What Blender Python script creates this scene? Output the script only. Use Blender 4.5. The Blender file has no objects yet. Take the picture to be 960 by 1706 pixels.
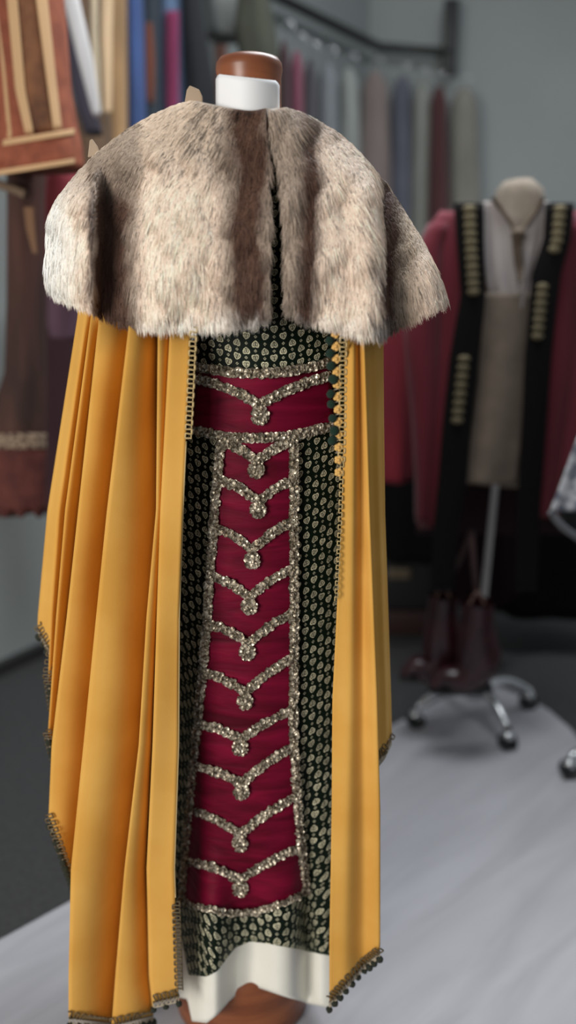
import bpy, math, random
import numpy as np
from mathutils import Vector, Matrix, noise as mn
random.seed(7); rng = np.random.default_rng(11)
S = bpy.context.scene
COL = S.collection
PI = math.pi

# ------------------------------------------------------------------ camera
F, CX, CY = 1450.0, 480.0, 853.0
H, TH = 1.34, math.radians(15)
cd = bpy.data.cameras.new('camera'); cam = bpy.data.objects.new('camera', cd); COL.objects.link(cam)
cam.location = (0, 0, H); cam.rotation_euler = (PI/2 - TH, 0, 0)
cd.sensor_fit = 'VERTICAL'; cd.sensor_height = 36; cd.lens = F/1706*36
cd.clip_start = .05
cd.dof.use_dof = True; cd.dof.focus_distance = 1.28; cd.dof.aperture_fstop = 1.2
S.camera = cam

def at(px, py, Y):
    """world point seen in direction (px,py) standing at distance Y from the camera wall"""
    dx = (px-CX)/F; dy = (CY-py)/F
    d = (dx, math.cos(TH)+dy*math.sin(TH), -math.sin(TH)+dy*math.cos(TH))
    t = Y/d[1]
    return Vector((d[0]*t, Y, H+d[2]*t))
def on_floor(px, py, z=0.0):
    dx = (px-CX)/F; dy = (CY-py)/F
    d = (dx, math.cos(TH)+dy*math.sin(TH), -math.sin(TH)+dy*math.cos(TH))
    t = (z-H)/d[2]
    return Vector((d[0]*t, d[1]*t, z))
def lerp(a, b, t): return a+(b-a)*t
def itp(x, xs, ys): return float(np.interp(x, xs, ys))
def sstep(a, b, x):
    t = min(1, max(0, (x-a)/(b-a))); return t*t*(3-2*t)
def srgb(r, g, b):
    f = lambda c: (c/255/12.92) if c/255 <= .04045 else ((c/255+.055)/1.055)**2.4
    return (f(r), f(g), f(b), 1)

# ------------------------------------------------------------------ node helper
class E:
    """socket wrapper so that pattern formulas can be written as arithmetic"""
    def __init__(s, nt, sock): s.nt, s.k = nt, sock
    def _m(s, op, *o):
        n = s.nt.nodes.new('ShaderNodeMath'); n.operation = op
        for i, v in enumerate((s,)+o):
            if isinstance(v, E): s.nt.links.new(v.k, n.inputs[i])
            else: n.inputs[i].default_value = v
        return E(s.nt, n.outputs[0])
    def __add__(s, o): return s._m('ADD', o)
    def __radd__(s, o): return s._m('ADD', o)
    def __sub__(s, o): return s._m('SUBTRACT', o)
    def __mul__(s, o): return s._m('MULTIPLY', o)
    def __rmul__(s, o): return s._m('MULTIPLY', o)
    def lt(s, o): return s._m('LESS_THAN', o)
    def gt(s, o): return s._m('GREATER_THAN', o)
    def mx(s, o): return s._m('MAXIMUM', o)
    def fl(s): return s._m('FLOOR')
    def fr(s): return s._m('FRACT')
    def ab(s): return s._m('ABSOLUTE')
    def mod(s, o): return s._m('FLOORED_MODULO', o)

def new_mat(name):
    m = bpy.data.materials.new(name); m.use_nodes = True
    nt = m.node_tree; b = nt.nodes['Principled BSDF']
    return m, nt, b
def mat(name, col, rough=.8, metal=0, sheen=0, col2=None, scale=30, bump=0, bscale=400, stretch=None, spec=None, detail=4, sheen_tint=None, contrast=(.35, .65)):
    m, nt, b = new_mat(name)
    b.inputs['Base Color'].default_value = col
    b.inputs['Roughness'].default_value = rough; b.inputs['Metallic'].default_value = metal
    b.inputs['Sheen Weight'].default_value = sheen
    if sheen_tint: b.inputs['Sheen Tint'].default_value = sheen_tint
    if spec is not None: b.inputs['Specular IOR Level'].default_value = spec
    tc = nt.nodes.new('ShaderNodeTexCoord'); src = tc.outputs['Object']
    if stretch:
        mp = nt.nodes.new('ShaderNodeMapping'); mp.inputs['Scale'].default_value = stretch
        nt.links.new(src, mp.inputs['Vector']); src = mp.outputs[0]
    if col2:
        n = nt.nodes.new('ShaderNodeTexNoise'); n.inputs['Scale'].default_value = scale; n.inputs['Detail'].default_value = detail
        nt.links.new(src, n.inputs['Vector'])
        r = nt.nodes.new('ShaderNodeValToRGB'); r.color_ramp.elements[0].color = col; r.color_ramp.elements[1].color = col2
        r.color_ramp.elements[0].position, r.color_ramp.elements[1].position = contrast
        nt.links.new(n.outputs['Fac'], r.inputs[0]); nt.links.new(r.outputs[0], b.inputs['Base Color'])
    if bump:
        n = nt.nodes.new('ShaderNodeTexNoise'); n.inputs['Scale'].default_value = bscale; n.inputs['Detail'].default_value = 3
        nt.links.new(src, n.inputs['Vector'])
        bp = nt.nodes.new('ShaderNodeBump'); bp.inputs['Strength'].default_value = bump; bp.inputs['Distance'].default_value = .004
        nt.links.new(n.outputs['Fac'], bp.inputs['Height']); nt.links.new(bp.outputs[0], b.inputs['Normal'])
    return m

def heart_print():
    m, nt, b = new_mat('heart_print_velvet')
    uv = nt.nodes.new('ShaderNodeUVMap'); uv.uv_map = 'UVMap'
    sp = nt.nodes.new('ShaderNodeSeparateXYZ'); nt.links.new(uv.outputs[0], sp.inputs[0])
    u, v = E(nt, sp.outputs[0]), E(nt, sp.outputs[1])
    pu, pv, s = .0142, .0216, .0050
    cx = u*(1/pu); col = cx.fl()
    fx = (cx.fr()-.5)*(pu/s)
    rv = v*(1/pv)+col.mod(2)*.5; row = rv.fl()
    fy0 = (rv.fr()-.5)*(pv/s)
    comb = nt.nodes.new('ShaderNodeCombineXYZ'); nt.links.new(col.k, comb.inputs[0]); nt.links.new(row.k, comb.inputs[1])
    wn = nt.nodes.new('ShaderNodeTexWhiteNoise'); wn.noise_dimensions = '2D'; nt.links.new(comb.outputs[0], wn.inputs['Vector'])
    rnd = E(nt, wn.outputs['Value'])
    sgn = (row+col).mod(2)*2-1
    rot = (E(nt, wn.outputs['Color']).mod(1)*3.0).fr()*.7-.35
    fx0 = fx; fx = fx0-fy0*rot; fy = (fy0+fx0*rot)*sgn+.1
    def heart(k):
        x, y = fx*k, fy*k
        x2, y2 = x*x, y*y
        a = x2+y2-1
        return a*a*a-x2*y2*y
    ring = heart(1.0).lt(0)*heart(1.45).gt(0)
    inner = heart(1.85).lt(0)*(fx.ab()-.13).gt(0)
    fyd = ((rv+.5).fr()-.5)*(pv/s)
    dd = fx0.ab()+fyd.ab()
    diam = dd.lt(.52)*dd.gt(.2)*.6
    mask = (ring+inner*.75+diam).mx(0)
    no = nt.nodes.new('ShaderNodeTexNoise'); no.inputs['Scale'].default_value = 700; nt.links.new(uv.outputs[0], no.inputs['Vector'])
    worn = (E(nt, no.outputs['Fac'])-.36)*5
    wc = worn._m('MINIMUM', 1).mx(0.4)
    mask = (mask*wc*(rnd*.6+.65))._m('MINIMUM', 1)
    mx = nt.nodes.new('ShaderNodeMix'); mx.data_type = 'RGBA'
    nt.links.new(mask.k, mx.inputs[0]); mx.inputs[6].default_value = (.0022, .0062, .0030, 1); mx.inputs[7].default_value = (.92, .86, .60, 1)
    nt.links.new(mx.outputs[2], b.inputs['Base Color'])
    nt.links.new((mask*.3).k, b.inputs['Metallic'])
    b.inputs['Roughness'].default_value = .6; b.inputs['Specular IOR Level'].default_value = .12
    b.inputs['Sheen Weight'].default_value = .05; b.inputs['Sheen Tint'].default_value = (.25, .6, .3, 1)
    bp = nt.nodes.new('ShaderNodeBump'); bp.inputs['Strength'].default_value = .5; bp.inputs['Distance'].default_value = .0008
    nt.links.new(mask.k, bp.inputs['Height']); nt.links.new(bp.outputs[0], b.inputs['Normal'])
    return m

def velvet_red():
    m, nt, b = new_mat('crimson_velvet')
    tc = nt.nodes.new('ShaderNodeTexCoord')
    mp = nt.nodes.new('ShaderNodeMapping'); mp.inputs['Scale'].default_value = (5, 5, 26)
    nt.links.new(tc.outputs['Object'], mp.inputs[0])
    n = nt.nodes.new('ShaderNodeTexNoise'); n.inputs['Scale'].default_value = 1.6; n.inputs['Detail'].default_value = 5; n.inputs['Distortion'].default_value = .6
    nt.links.new(mp.outputs[0], n.inputs['Vector'])
    r = nt.nodes.new('ShaderNodeValToRGB')
    r.color_ramp.elements[0].color = (.058, .001, .007, 1); r.color_ramp.elements[0].position = .3
    r.color_ramp.elements[1].color = (.185, .003, .025, 1); r.color_ramp.elements[1].position = .72  # brighter red of the ramp paints in the velvet's highlights
    nt.links.new(n.outputs['Fac'], r.inputs[0]); nt.links.new(r.outputs[0], b.inputs['Base Color'])
    b.inputs['Roughness'].default_value = .6; b.inputs['Specular IOR Level'].default_value = .1
    b.inputs['Sheen Weight'].default_value = .25; b.inputs['Sheen Roughness'].default_value = .35; b.inputs['Sheen Tint'].default_value = (.9, .06, .2, 1)
    bp = nt.nodes.new('ShaderNodeBump'); bp.inputs['Strength'].default_value = .55; bp.inputs['Distance'].default_value = .006
    nt.links.new(n.outputs['Fac'], bp.inputs['Height']); nt.links.new(bp.outputs[0], b.inputs['Normal'])
    return m

MT = {}
MT['yellow'] = mat('marigold_linen', (.63, .32, .062, 1), .85, sheen=.08, col2=(.69, .375, .085, 1), scale=9, bump=.12, bscale=900, spec=.15, sheen_tint=(1, .8, .4, 1))
MT['heart'] = heart_print()
MT['velvet'] = velvet_red()
MT['sequin'] = mat('champagne_sequin', (.15, .118, .08, 1), .38, metal=.6, col2=(.66, .58, .45, 1), scale=230, detail=1, contrast=(.38, .62))
MT['braid_gold'] = mat('gold_braid', (.50, .37, .17, 1), .5, metal=.35)
MT['braid_dark'] = mat('bronze_braid', (.13, .095, .05, 1), .5, metal=.35)
MT['braid_pale'] = mat('pale_lace', (.42, .35, .25, 1), .8)
MT['pompom'] = mat('green_pompom', (.003, .026, .012, 1), .95, sheen=.05, bump=.8, bscale=700)
MT['pom_dark'] = mat('dark_pompom', (.022, .026, .016, 1), .85, bump=.8, bscale=700)
MT['flower'] = mat('yellow_braid_flower', (.72, .42, .12, 1), .7)
MT['white'] = mat('white_cotton', (.76, .74, .65, 1), .85, col2=(.80, .78, .70, 1), scale=12, bump=.15, bscale=300)
MT['card'] = mat('white_card', (.86, .86, .86, 1), .5, spec=.2)
MT['wood'] = mat('red_brown_wood', (.16, .045, .016, 1), .35, col2=(.27, .085, .03, 1), scale=6, stretch=(1, 1, 7))
MT['lining'] = mat('fur_lining', (.16, .12, .085, 1), .9)
MT['chrome'] = mat('chrome', (.62, .63, .64, 1), .22, metal=.9)
MT['rubber'] = mat('black_rubber', (.012, .012, .013, 1), .55)
MT['black_iron'] = mat('black_iron', (.018, .018, .018, 1), .5, metal=.2)

# ------------------------------------------------------------------ mesh helpers
def tag(o, label=None, cat=None, group=None, kind=None):
    if label: o['label'] = label
    if cat: o['category'] = cat
    if group: o['group'] = group
    if kind: o['kind'] = kind
    return o
def empty(name, loc, label, cat, group=None):
    o = bpy.data.objects.new(name, None); COL.objects.link(o); o.location = loc
    o.empty_display_size = .05
    return tag(o, label, cat, group)
def link(name, me, m, parent=None, smooth=True):
    if smooth: me.polygons.foreach_set('use_smooth', [True]*len(me.polygons))
    if m: me.materials.append(m)
    o = bpy.data.objects.new(name, me); COL.objects.link(o)
    if parent:
        o.parent = parent
        p = parent; off = Vector((0, 0, 0))
        while p: off += p.location; p = p.parent
        o.location = -off            # mesh data are in world coordinates
    return o
class MB:
    def __init__(s): s.v, s.f = [], []
    def add(s, vs, fs):
        n = len(s.v); s.v += [tuple(x) for x in vs]; s.f += [tuple(i+n for i in f) for f in fs]
    def grid(s, P, closed=False):
        """P[row][col] points"""
        R, C = len(P), len(P[0]); vs = [p for r in P for p in r]; fs = []
        for i in range(R-1):
            for j in range(C if closed else C-1):
                k = (j+1) % C
                fs.append((i*C+j, i*C+k, (i+1)*C+k, (i+1)*C+j))
        s.add(vs, fs)
    def tube(s, pts, r, n=8, cap=True, rs=None):
        pts = [Vector(p) for p in pts]; rings = []; up = Vector((0, 0, 1)); prev = None
        for i, p in enumerate(pts):
            t = (pts[min(i+1, len(pts)-1)]-pts[max(i-1, 0)]).normalized()
            if prev is None:
                a = t.cross(up if abs(t.z) < .9 else Vector((1, 0, 0))).normalized()
            else:
                a = (prev-t*prev.dot(t)).normalized()
            prev = a; b = t.cross(a); rr = rs[i] if rs else r
            rings.append([p+(a*math.cos(k*2*PI/n)+b*math.sin(k*2*PI/n))*rr for k in range(n)])
        base = len(s.v); s.grid(rings, True)
        if cap:
            s.f.append(tuple(base+k for k in range(n))); e = base+(len(pts)-1)*n
            s.f.append(tuple(e+n-1-k for k in range(n)))
    def lathe(s, prof, c, n=40, sx=1, sy=1):
        rings = [[Vector((c[0]+r*math.cos(k*2*PI/n)*sx, c[1]+r*math.sin(k*2*PI/n)*sy, c[2]+z)) for k in range(n)] for r, z in prof]
        base = len(s.v); s.grid(rings, True)
        s.f.append(tuple(base+n-1-k for k in range(n))); e = base+(len(prof)-1)*n
        s.f.append(tuple(e+k for k in range(n)))
    def ball(s, c, r, n=10, sc=(1, 1, 1), jit=0):
        m = n//2+1; rings = []
        for i in range(1, m):
            th = PI*i/m
            rings.append([Vector((c[0]+r*sc[0]*math.sin(th)*math.cos(k*2*PI/n)*(1+random.uniform(-jit, jit)), c[1]+r*sc[1]*math.sin(th)*math.sin(k*2*PI/n)*(1+random.uniform(-jit, jit)), c[2]+r*sc[2]*math.cos(th))) for k in range(n)])
        base = len(s.v); s.grid(rings, True)
        s.v.append((c[0], c[1], c[2]+r*sc[2])); t = len(s.v)-1
        s.v.append((c[0], c[1], c[2]-r*sc[2])); b = len(s.v)-1
        e = base+(m-2)*n
        for k in range(n):
            s.f.append((t, base+(k+1) % n, base+k)); s.f.append((b, e+k, e+(k+1) % n))
    def box(s, c, d, M=None):
        vs = []
        for x in (-.5, .5):
            for y in (-.5, .5):
                for z in (-.5, .5):
                    p = Vector((x*d[0], y*d[1], z*d[2]))
                    if M: p = M @ p
                    vs.append(Vector(c)+p)
        s.add(vs, [(0, 1, 3, 2), (4, 6, 7, 5), (0, 4, 5, 1), (2, 3, 7, 6), (0, 2, 6, 4), (1, 5, 7, 3)])
    def mesh(s, name):
        me = bpy.data.meshes.new(name); me.from_pydata(s.v, [], s.f); me.validate(); me.update(); return me
    def build(s, name, m, parent=None, smooth=True, bevel=0, solid=0, sub=0):
        o = link(name, s.mesh(name), m, parent, smooth)
        if solid:
            md = o.modifiers.new('thick', 'SOLIDIFY'); md.thickness = solid; md.offset = 0
        if bevel:
            md = o.modifiers.new('bev', 'BEVEL'); md.width = bevel; md.segments = 3; md.limit_method = 'ANGLE'
        if sub:
            md = o.modifiers.new('sub', 'SUBSURF'); md.levels = sub; md.render_levels = sub
        return o
def catmull(pts, n):
    """smooth polyline through pts with n samples spaced by arc length"""
    P = [Vector(p) for p in pts]; out = []
    Q = [P[0]*2-P[1]]+P+[P[-1]*2-P[-2]]
    for i in range(1, len(Q)-2):
        for k in range(12):
            t = k/12; a, b, c, d = Q[i-1], Q[i], Q[i+1], Q[i+2]
            out.append(.5*((2*b)+(c-a)*t+(2*a-5*b+4*c-d)*t*t+(3*b-a-3*c+d)*t**3))
    out.append(P[-1])
    return resample(out, n)
def resample(out, n):
    L = [0]
    for a, b in zip(out, out[1:]): L.append(L[-1]+(b-a).length)
    A = np.array([list(p) for p in out]); T = np.linspace(0, L[-1], n)
    return [Vector([float(np.interp(t, L, A[:, k])) for k in range(A.shape[1])]) for t in T]
def set_uv(o, P_rows):
    """uv in metres: u arc length along each row measured from a mid column, v = height"""
    me = o.data; R, C = len(P_rows), len(P_rows[0])
    U = np.zeros((R, C)); V = np.zeros((R, C)); mid = 35
    z_ = np.array([P_rows[i][35].z for i in range(R)])
    k_ = np.interp(z_, [.2, .75, 1.3], [.87, 1.0, 1.10]); kv = np.interp(z_, [.2, .6, 1.0, 1.3], [.74, .86, 1.0, 1.10])   # the print is cut larger towards the hem
    for i in range(R):
        L = np.cumsum([0]+[(Vector(P_rows[i][j+1])-Vector(P_rows[i][j])).length for j in range(C-1)])
        U[i] = (L-L[mid])*k_[i]
    for j in range(C):
        L = np.cumsum([0]+[(Vector(P_rows[i+1][j])-Vector(P_rows[i][j])).length*kv[i] for i in range(R-1)])
        V[:, j] = -L
    U = U+10; V = V+10
    uvl = me.uv_layers.new(name='UVMap')
    for lp in me.loops:
        k = lp.vertex_index; uvl.data[lp.index].uv = (U[k//C, k % C] if k < R*C else 0, V[k//C, k % C] if k < R*C else 0)
def back_arc(Lp, Rp, depth, n):
    """points from Rp round the back to Lp (half an ellipse in plan)"""
    c = (Lp+Rp)/2; h = (Rp-Lp)/2; out = []
    for k in range(1, n):
        a = PI*k/n
        p = c+h*math.cos(a); p = p.copy(); p.y += depth*math.sin(a); out.append(p)
    return out

# ------------------------------------------------------------------ the setting
W0 = on_floor(0, 1125); W1 = on_floor(75, 1090)
wd = (W1-W0).normalized()
corner = W0+wd*((on_floor(600, 947).y-W0.y)/wd.y) if False else W0+wd*2.72
wallm = mat('grey_painted_wall', (.29, .315, .31, 1), .8, col2=(.31, .335, .33, 1), scale=2)
carpet = mat('charcoal_carpet', (.034, .034, .035, 1), .95, col2=(.046, .046, .047, 1), scale=60, bump=.4, bscale=500)
matm = None
def slab(name, a, b, h, t, m):
    """vertical wall from a to b (floor points), thickness t behind it (to the left of a->b seen from above)"""
    a, b = Vector(a), Vector(b); d = (b-a).normalized(); n = Vector((-d.y, d.x, 0))*t
    mb = MB(); vs = [a, b, b+n, a+n]; vs += [v+Vector((0, 0, h)) for v in vs]
    mb.add(vs, [(0, 1, 5, 4), (1, 2, 6, 5), (2, 3, 7, 6), (3, 0, 4, 7), (4, 5, 6, 7), (3, 2, 1, 0)])
    o = mb.build(name, m, smooth=False); o['kind'] = 'structure'; return o
wl0 = W0-wd*2.6
slab('wall_left', (wl0.x, wl0.y, 0), (corner.x, corner.y, 0), 3.1, .12, wallm)
slab('wall_back', (corner.x, corner.y, 0), (3.2, corner.y+.05, 0), 3.1, .12, wallm)
fm = MB(); fm.box((.6, 1.4, -.05), (7.2, 8.6, .1)); o = fm.build('floor', carpet, smooth=False); o['kind'] = 'structure'
skirt = mat('dark_skirting', (.02, .02, .021, 1), .6)
def skirting(name, a, b):
    a, b = Vector((a[0], a[1], 0)), Vector((b[0], b[1], 0)); d = (b-a).normalized(); n = Vector((d.y, -d.x, 0))*.012
    mb = MB(); h = Vector((0, 0, .055)); k = Vector((0, 0, .045))
    vs = [a, b, b+n, a+n, a+h, b+h, b+n+k, a+n+k]
    mb.add(vs, [(0, 1, 2, 3), (3, 2, 6, 7), (7, 6, 5, 4), (0, 4, 5, 1), (1, 5, 6, 2), (0, 3, 7, 4)])
    o = mb.build(name, skirt, smooth=False); o['kind'] = 'structure'
skirting('baseboard_left', (wl0.x, wl0.y), (corner.x, corner.y))
skirting('baseboard_back', (corner.x, corner.y), (3.2, corner.y+.05))

# pale sheet on the carpet
def sheet_mat():
    m, nt, b = new_mat('pale_grey_marbled_vinyl')
    tc = nt.nodes.new('ShaderNodeTexCoord'); mp = nt.nodes.new('ShaderNodeMapping')
    mp.vector_type = 'TEXTURE'; mp.inputs['Rotation'].default_value = (0, 0, math.radians(45)); mp.inputs['Scale'].default_value = (1.0, .17, 1)
    nt.links.new(tc.outputs['Object'], mp.inputs[0])
    n = nt.nodes.new('ShaderNodeTexNoise'); n.inputs['Scale'].default_value = 2.2; n.inputs['Detail'].default_value = 6; n.inputs['Distortion'].default_value = .8
    nt.links.new(mp.outputs[0], n.inputs['Vector'])
    r = nt.nodes.new('ShaderNodeValToRGB'); r.color_ramp.elements[0].color = (.34, .338, .365, 1); r.color_ramp.elements[1].color = (.47, .468, .50, 1)
    r.color_ramp.elements[0].position = .2; r.color_ramp.elements[1].position = .75
    nt.links.new(n.outputs['Fac'], r.inputs[0]); nt.links.new(r.outputs[0], b.inputs['Base Color'])
    b.inputs['Roughness'].default_value = .5
    return m
edge = [(-900, 2075), (0, 1568), (115, 1505), (640, 1218), (735, 1166), (765, 1150), (795, 1143), (835, 1147), (880, 1165), (915, 1185), (950, 1215), (1010, 1290), (1500, 1750), (1900, 2300)]
pts = [on_floor(x, y) for x, y in edge if y < 1750]+[Vector((1.15, .1, 0)), Vector((-1.3, .1, 0))]
pts[0] = on_floor(0, 1568)+(on_floor(0, 1568)-on_floor(115, 1505))*3.0
mb = MB(); n = len(pts)
mb.add(pts+[p+Vector((0, 0, .004)) for p in pts], [tuple(range(n-1, -1, -1)), tuple(range(n, 2*n))]+[(i, (i+1) % n, (i+1) % n+n, i+n) for i in range(n)])
o = mb.build('floor_mat', sheet_mat(), smooth=False); tag(o, 'pale grey marbled vinyl sheet spread over the charcoal carpet', 'floor mat')

# ------------------------------------------------------------------ gown
def Yg(px, py):
    y = 1.245+.055*((px-430)/150)**2
    y += .05*sstep(1000, 1250, py)*sstep(345, 295, px)                    # skirt recedes beside the panel
    k = sstep(1380, 1600, py)
    y += k*(-.050*sstep(395, 355, px)+.020*math.exp(-((px-420)/25)**2)-.010*math.exp(-((px-470)/25)**2)+.030*math.exp(-((px-512)/16)**2))
    y += .014*sstep(1200, 1400, py)*math.exp(-((px-512)/14)**2)
    y += .02*sstep(560, 420, py)
    return y
gown_bot = lambda px: itp(px, [270, 318, 345, 362, 378, 395, 420, 450, 500, 552, 590], [1600, 1624, 1626, 1617, 1598, 1578, 1567, 1571, 1582, 1592, 1596])
def gown_rows(bot, top, nrow, L, R, ncol, off=0):
    P = []
    for i in range(nrow):
        r = []
        for j in range(ncol):
            s = j/(ncol-1)
            pxb = lerp(L[-1][1], R[-1][1], s)
            py = lerp(top, bot(pxb), i/(nrow-1))
            px = lerp(itp(py, [k[0] for k in L], [k[1] for k in L]), itp(py, [k[0] for k in R], [k[1] for k in R]), s)
            r.append(at(px, py, Yg(px, py)+off))
        P.append(r)
    return P
GL = [(230, 380), (330, 300), (540, 290), (720, 288), (900, 280), (1100, 280), (1300, 282), (1500, 292), (1624, 316)]
GR = [(230, 500), (330, 570), (540, 580), (720, 582), (900, 582), (1100, 578), (1300, 572), (1500, 565), (1624, 552)]
P = gown_rows(gown_bot, 230, 90, GL, GR, 70)
gown_root = empty('gown', at(430, 1700, 1.35), 'dark green velvet gown printed all over with gold hearts', 'gown')
full = [r+back_arc(r[0], r[-1], .17, 24)+[r[0].copy()] for r in P]
mb = MB(); mb.grid(full)
g = mb.build('dress_body', MT['heart'], gown_root); set_uv(g, full)
md = g.modifiers.new('thick', 'SOLIDIFY'); md.thickness = .002; md.offset = -1

# white petticoat below it
pet_bot = lambda px: itp(px, [262, 311, 320, 345, 362, 380, 400, 424, 450, 480, 515, 552, 600], [1656, 1664, 1701, 1704, 1690, 1668, 1650, 1643, 1652, 1662, 1672, 1679, 1684])
PL = [(1480, 290), (1624, 272), (1704, 268)]; PR = [(1480, 560), (1624, 552), (1704, 552)]
P2 = gown_rows(pet_bot, 1500, 26, PL, PR, 110, .006)
full2 = [r+back_arc(r[0], r[-1], .15, 24)+[r[0].copy()] for r in P2]
mb = MB(); mb.grid(full2)
o = mb.build('petticoat', MT['white'], None, solid=.002); tag(o, 'white cotton petticoat showing below the gown hem', 'petticoat')

# ------------------------------------------------------------------ crimson tabard: belt + panel, sequin trim
tab = empty('tabard', at(430, 900, 1.24), 'crimson velvet belt and long front panel edged with gold sequin chevrons', 'tabard')
def surf(px, py, off): return at(px, py, Yg(px, py)-off)
def sheet(name, rows, m, parent, off, ncol=30, bot=None, top=None, thick=.003):
    """rows: (py, pxL, pxR); optional bow functions moving py along the width"""
    P = []; pys = [r[0] for r in rows]
    N = 50
    for i in range(N):
        r = []
        for j in range(ncol):
            s = j/(ncol-1); t = i/(N-1)
            py0 = lerp(pys[0], pys[-1], t)
            px = lerp(itp(py0, pys, [q[1] for q in rows]), itp(py0, pys, [q[2] for q in rows]), s)
            a = top(s) if top else 0; b = bot(s) if bot else 0
            py = py0+lerp(a, b, t)
            r.append(surf(px, py, off))
        P.append(r)
    mb = MB(); mb.grid(P); return mb.build(name, m, parent, solid=thick)
q2 = lambda xs, ys: (lambda s: itp(s, xs, ys))
sheet('belt', [(612, 330, 549), (715, 317, 557)], MT['velvet'], tab, .006,
      top=lambda s: 14*(1-(2*s-1)**2)-6*s, bot=lambda s: 15*(1-(2*s-1)**2)-7*s)
PANL = [(735, 368), (800, 361), (950, 350), (1100, 339), (1250, 325), (1400, 310), (1505, 303)]
PANR = [(735, 490), (900, 490), (1050, 490), (1200, 489), (1300, 493), (1400, 501), (1490, 511), (1505, 511)]
pl = lambda y: itp(y, *zip(*PANL)); pr = lambda y: itp(y, *zip(*PANR))
sheet('front_panel', [(y, pl(y), pr(y)) for y in (722, 735, 800, 900, 950, 1050, 1100, 1200, 1250, 1300, 1400, 1450, 1505)], MT['velvet'], tab, .005,
      bot=lambda s: itp(s, [0, .1, .4, .55, .85, .95, 1], [-2, 6, 18, 17, -3, -12, -24]))
def sequins(mb, path, w, step=3.6, off=.010, rad=.0044):
    """loose zigzag of little cupped discs along a pixel path"""
    L = [Vector((a, b, 0)) for a, b in path]; tot = sum((b-a).length for a, b in zip(L, L[1:]))
    n = max(4, int(tot/step)); Q = resample(L, n)
    for i, q in enumerate(Q):
        t = (Q[min(i+1, n-1)]-Q[max(i-1, 0)]).normalized(); nrm = Vector((-t.y, t.x, 0))
        for k in (-1, 0, 1):
            if k == 0 and i % 2: continue
            p = q+nrm*(w*.5*k*(1 if k else 0)+random.uniform(-1.3, 1.3))+t*random.uniform(-1.5, 1.5)
            disc(mb, surf(p.x, p.y, off+random.uniform(0, .003)), rad*random.uniform(.75, 1.15))
def disc(mb, c, r, n=8, tilt=.75):
    d = Vector((random.uniform(-tilt, tilt), -1, random.uniform(-tilt, tilt)+.1)).normalized()
    a = d.cross(Vector((0, 0, 1))).normalized(); b = d.cross(a)
    ring = [c+(a*math.cos(2*PI*k/n)+b*math.sin(2*PI*k/n))*r for k in range(n)]
    mid = [c+(a*math.cos(2*PI*k/n)+b*math.sin(2*PI*k/n))*r*.45-d*r*.25 for k in range(n)]
    fs = [(k, (k+1) % n, n+(k+1) % n, n+k) for k in range(n)]+[tuple(n+k for k in range(n))]
    mb.add(ring+mid, fs)
def ribbon(mb, path, w, off=.0072):
    L = [Vector((a, b, 0)) for a, b in path]; n = 40; Q = resample(L, n); rows = []
    for i, q in enumerate(Q):
        t = (Q[min(i+1, n-1)]-Q[max(i-1, 0)]).normalized(); nr = Vector((-t.y, t.x, 0))*w/2
        rows.append([surf((q+nr*k).x, (q+nr*k).y, off+.001*(1-k*k)) for k in (-1, -.5, 0, .5, 1)])
    mb.grid(rows)
def trim(path, w=8, step=4.2):
    mb = MB(); ribbon(mb, path, w); sequins(mb, path, w, step)
    return mb.build('sequin_trim', MT['sequin'], tab, smooth=False)
bow = lambda y0, y1, y2, x0, x2: [(x, q) for x, q in [(lerp(x0, x2, s), y0*(1-s)*(1-2*s)+4*y1*s*(1-s)+y2*s*(2*s-1)) for s in np.linspace(0, 1, 14)]]
trim(bow(611, 622, 603, 328, 550)); trim(bow(715, 730, 708, 317, 557))
trim([(x, y) for y, x in PANL]); trim([(x, y) for y, x in PANR[:-1]])
trim([(303, 1503), (330, 1512), (380, 1522), (425, 1520), (470, 1506), (500, 1492), (511, 1480)], 6, 4.6)
CH = [((330, 632), (433, 674), (550, 626), 692), ((374, 738), (427, 769), (490, 735), 783), ((368, 801), (430, 836), (489, 801), 849), ((364, 882), (420, 917), (488, 869), 934),
      ((357, 961), (415, 996), (488, 947), 1011), ((349, 1041), (412, 1073), (489, 1022), 1087), ((341, 1122), (408, 1154), (489, 1097), 1169),
      ((332, 1207), (400, 1233), (490, 1183), 1246), ((325, 1278), (402, 1306), (492, 1243), 1319), ((318, 1350), (400, 1391), (495, 1327), 1406), ((308, 1434), (400, 1466), (503, 1412), 1481)]
for a, v, c, ry in CH:
    bend = lambda p, q: [(lerp(p[0], q[0], s), lerp(p[1], q[1], s)+5*math.sin(PI*s)*(-1)) for s in np.linspace(0, 1, 8)]
    chev = trim(bend(a, v)[:-1]+bend(c, v)[::-1], 8, 4.4)
    mb = MB(); R = 14.5 if v[1] < 700 else 12.5
    for rr, n in ((R*.92, 12), (R*.55, 7), (0, 1)):
        for k in range(n):
            an = 2*PI*k/n+random.random()*.3
            disc(mb, surf(v[0]+rr*math.cos(an)*.92, ry+rr*math.sin(an), .0125+random.uniform(0, .003)-rr*.0001), .0041)
    base = [surf(v[0]+R*.8*math.cos(k*2*PI/20), ry+R*.8*math.sin(k*2*PI/20), .009) for k in range(20)]
    mb.add(base+[surf(v[0], ry, .0105)], [(k, (k+1) % 20, 20) for k in range(20)])
    mb.build('sequin_rosette', MT['sequin'], chev, smooth=False)

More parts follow.
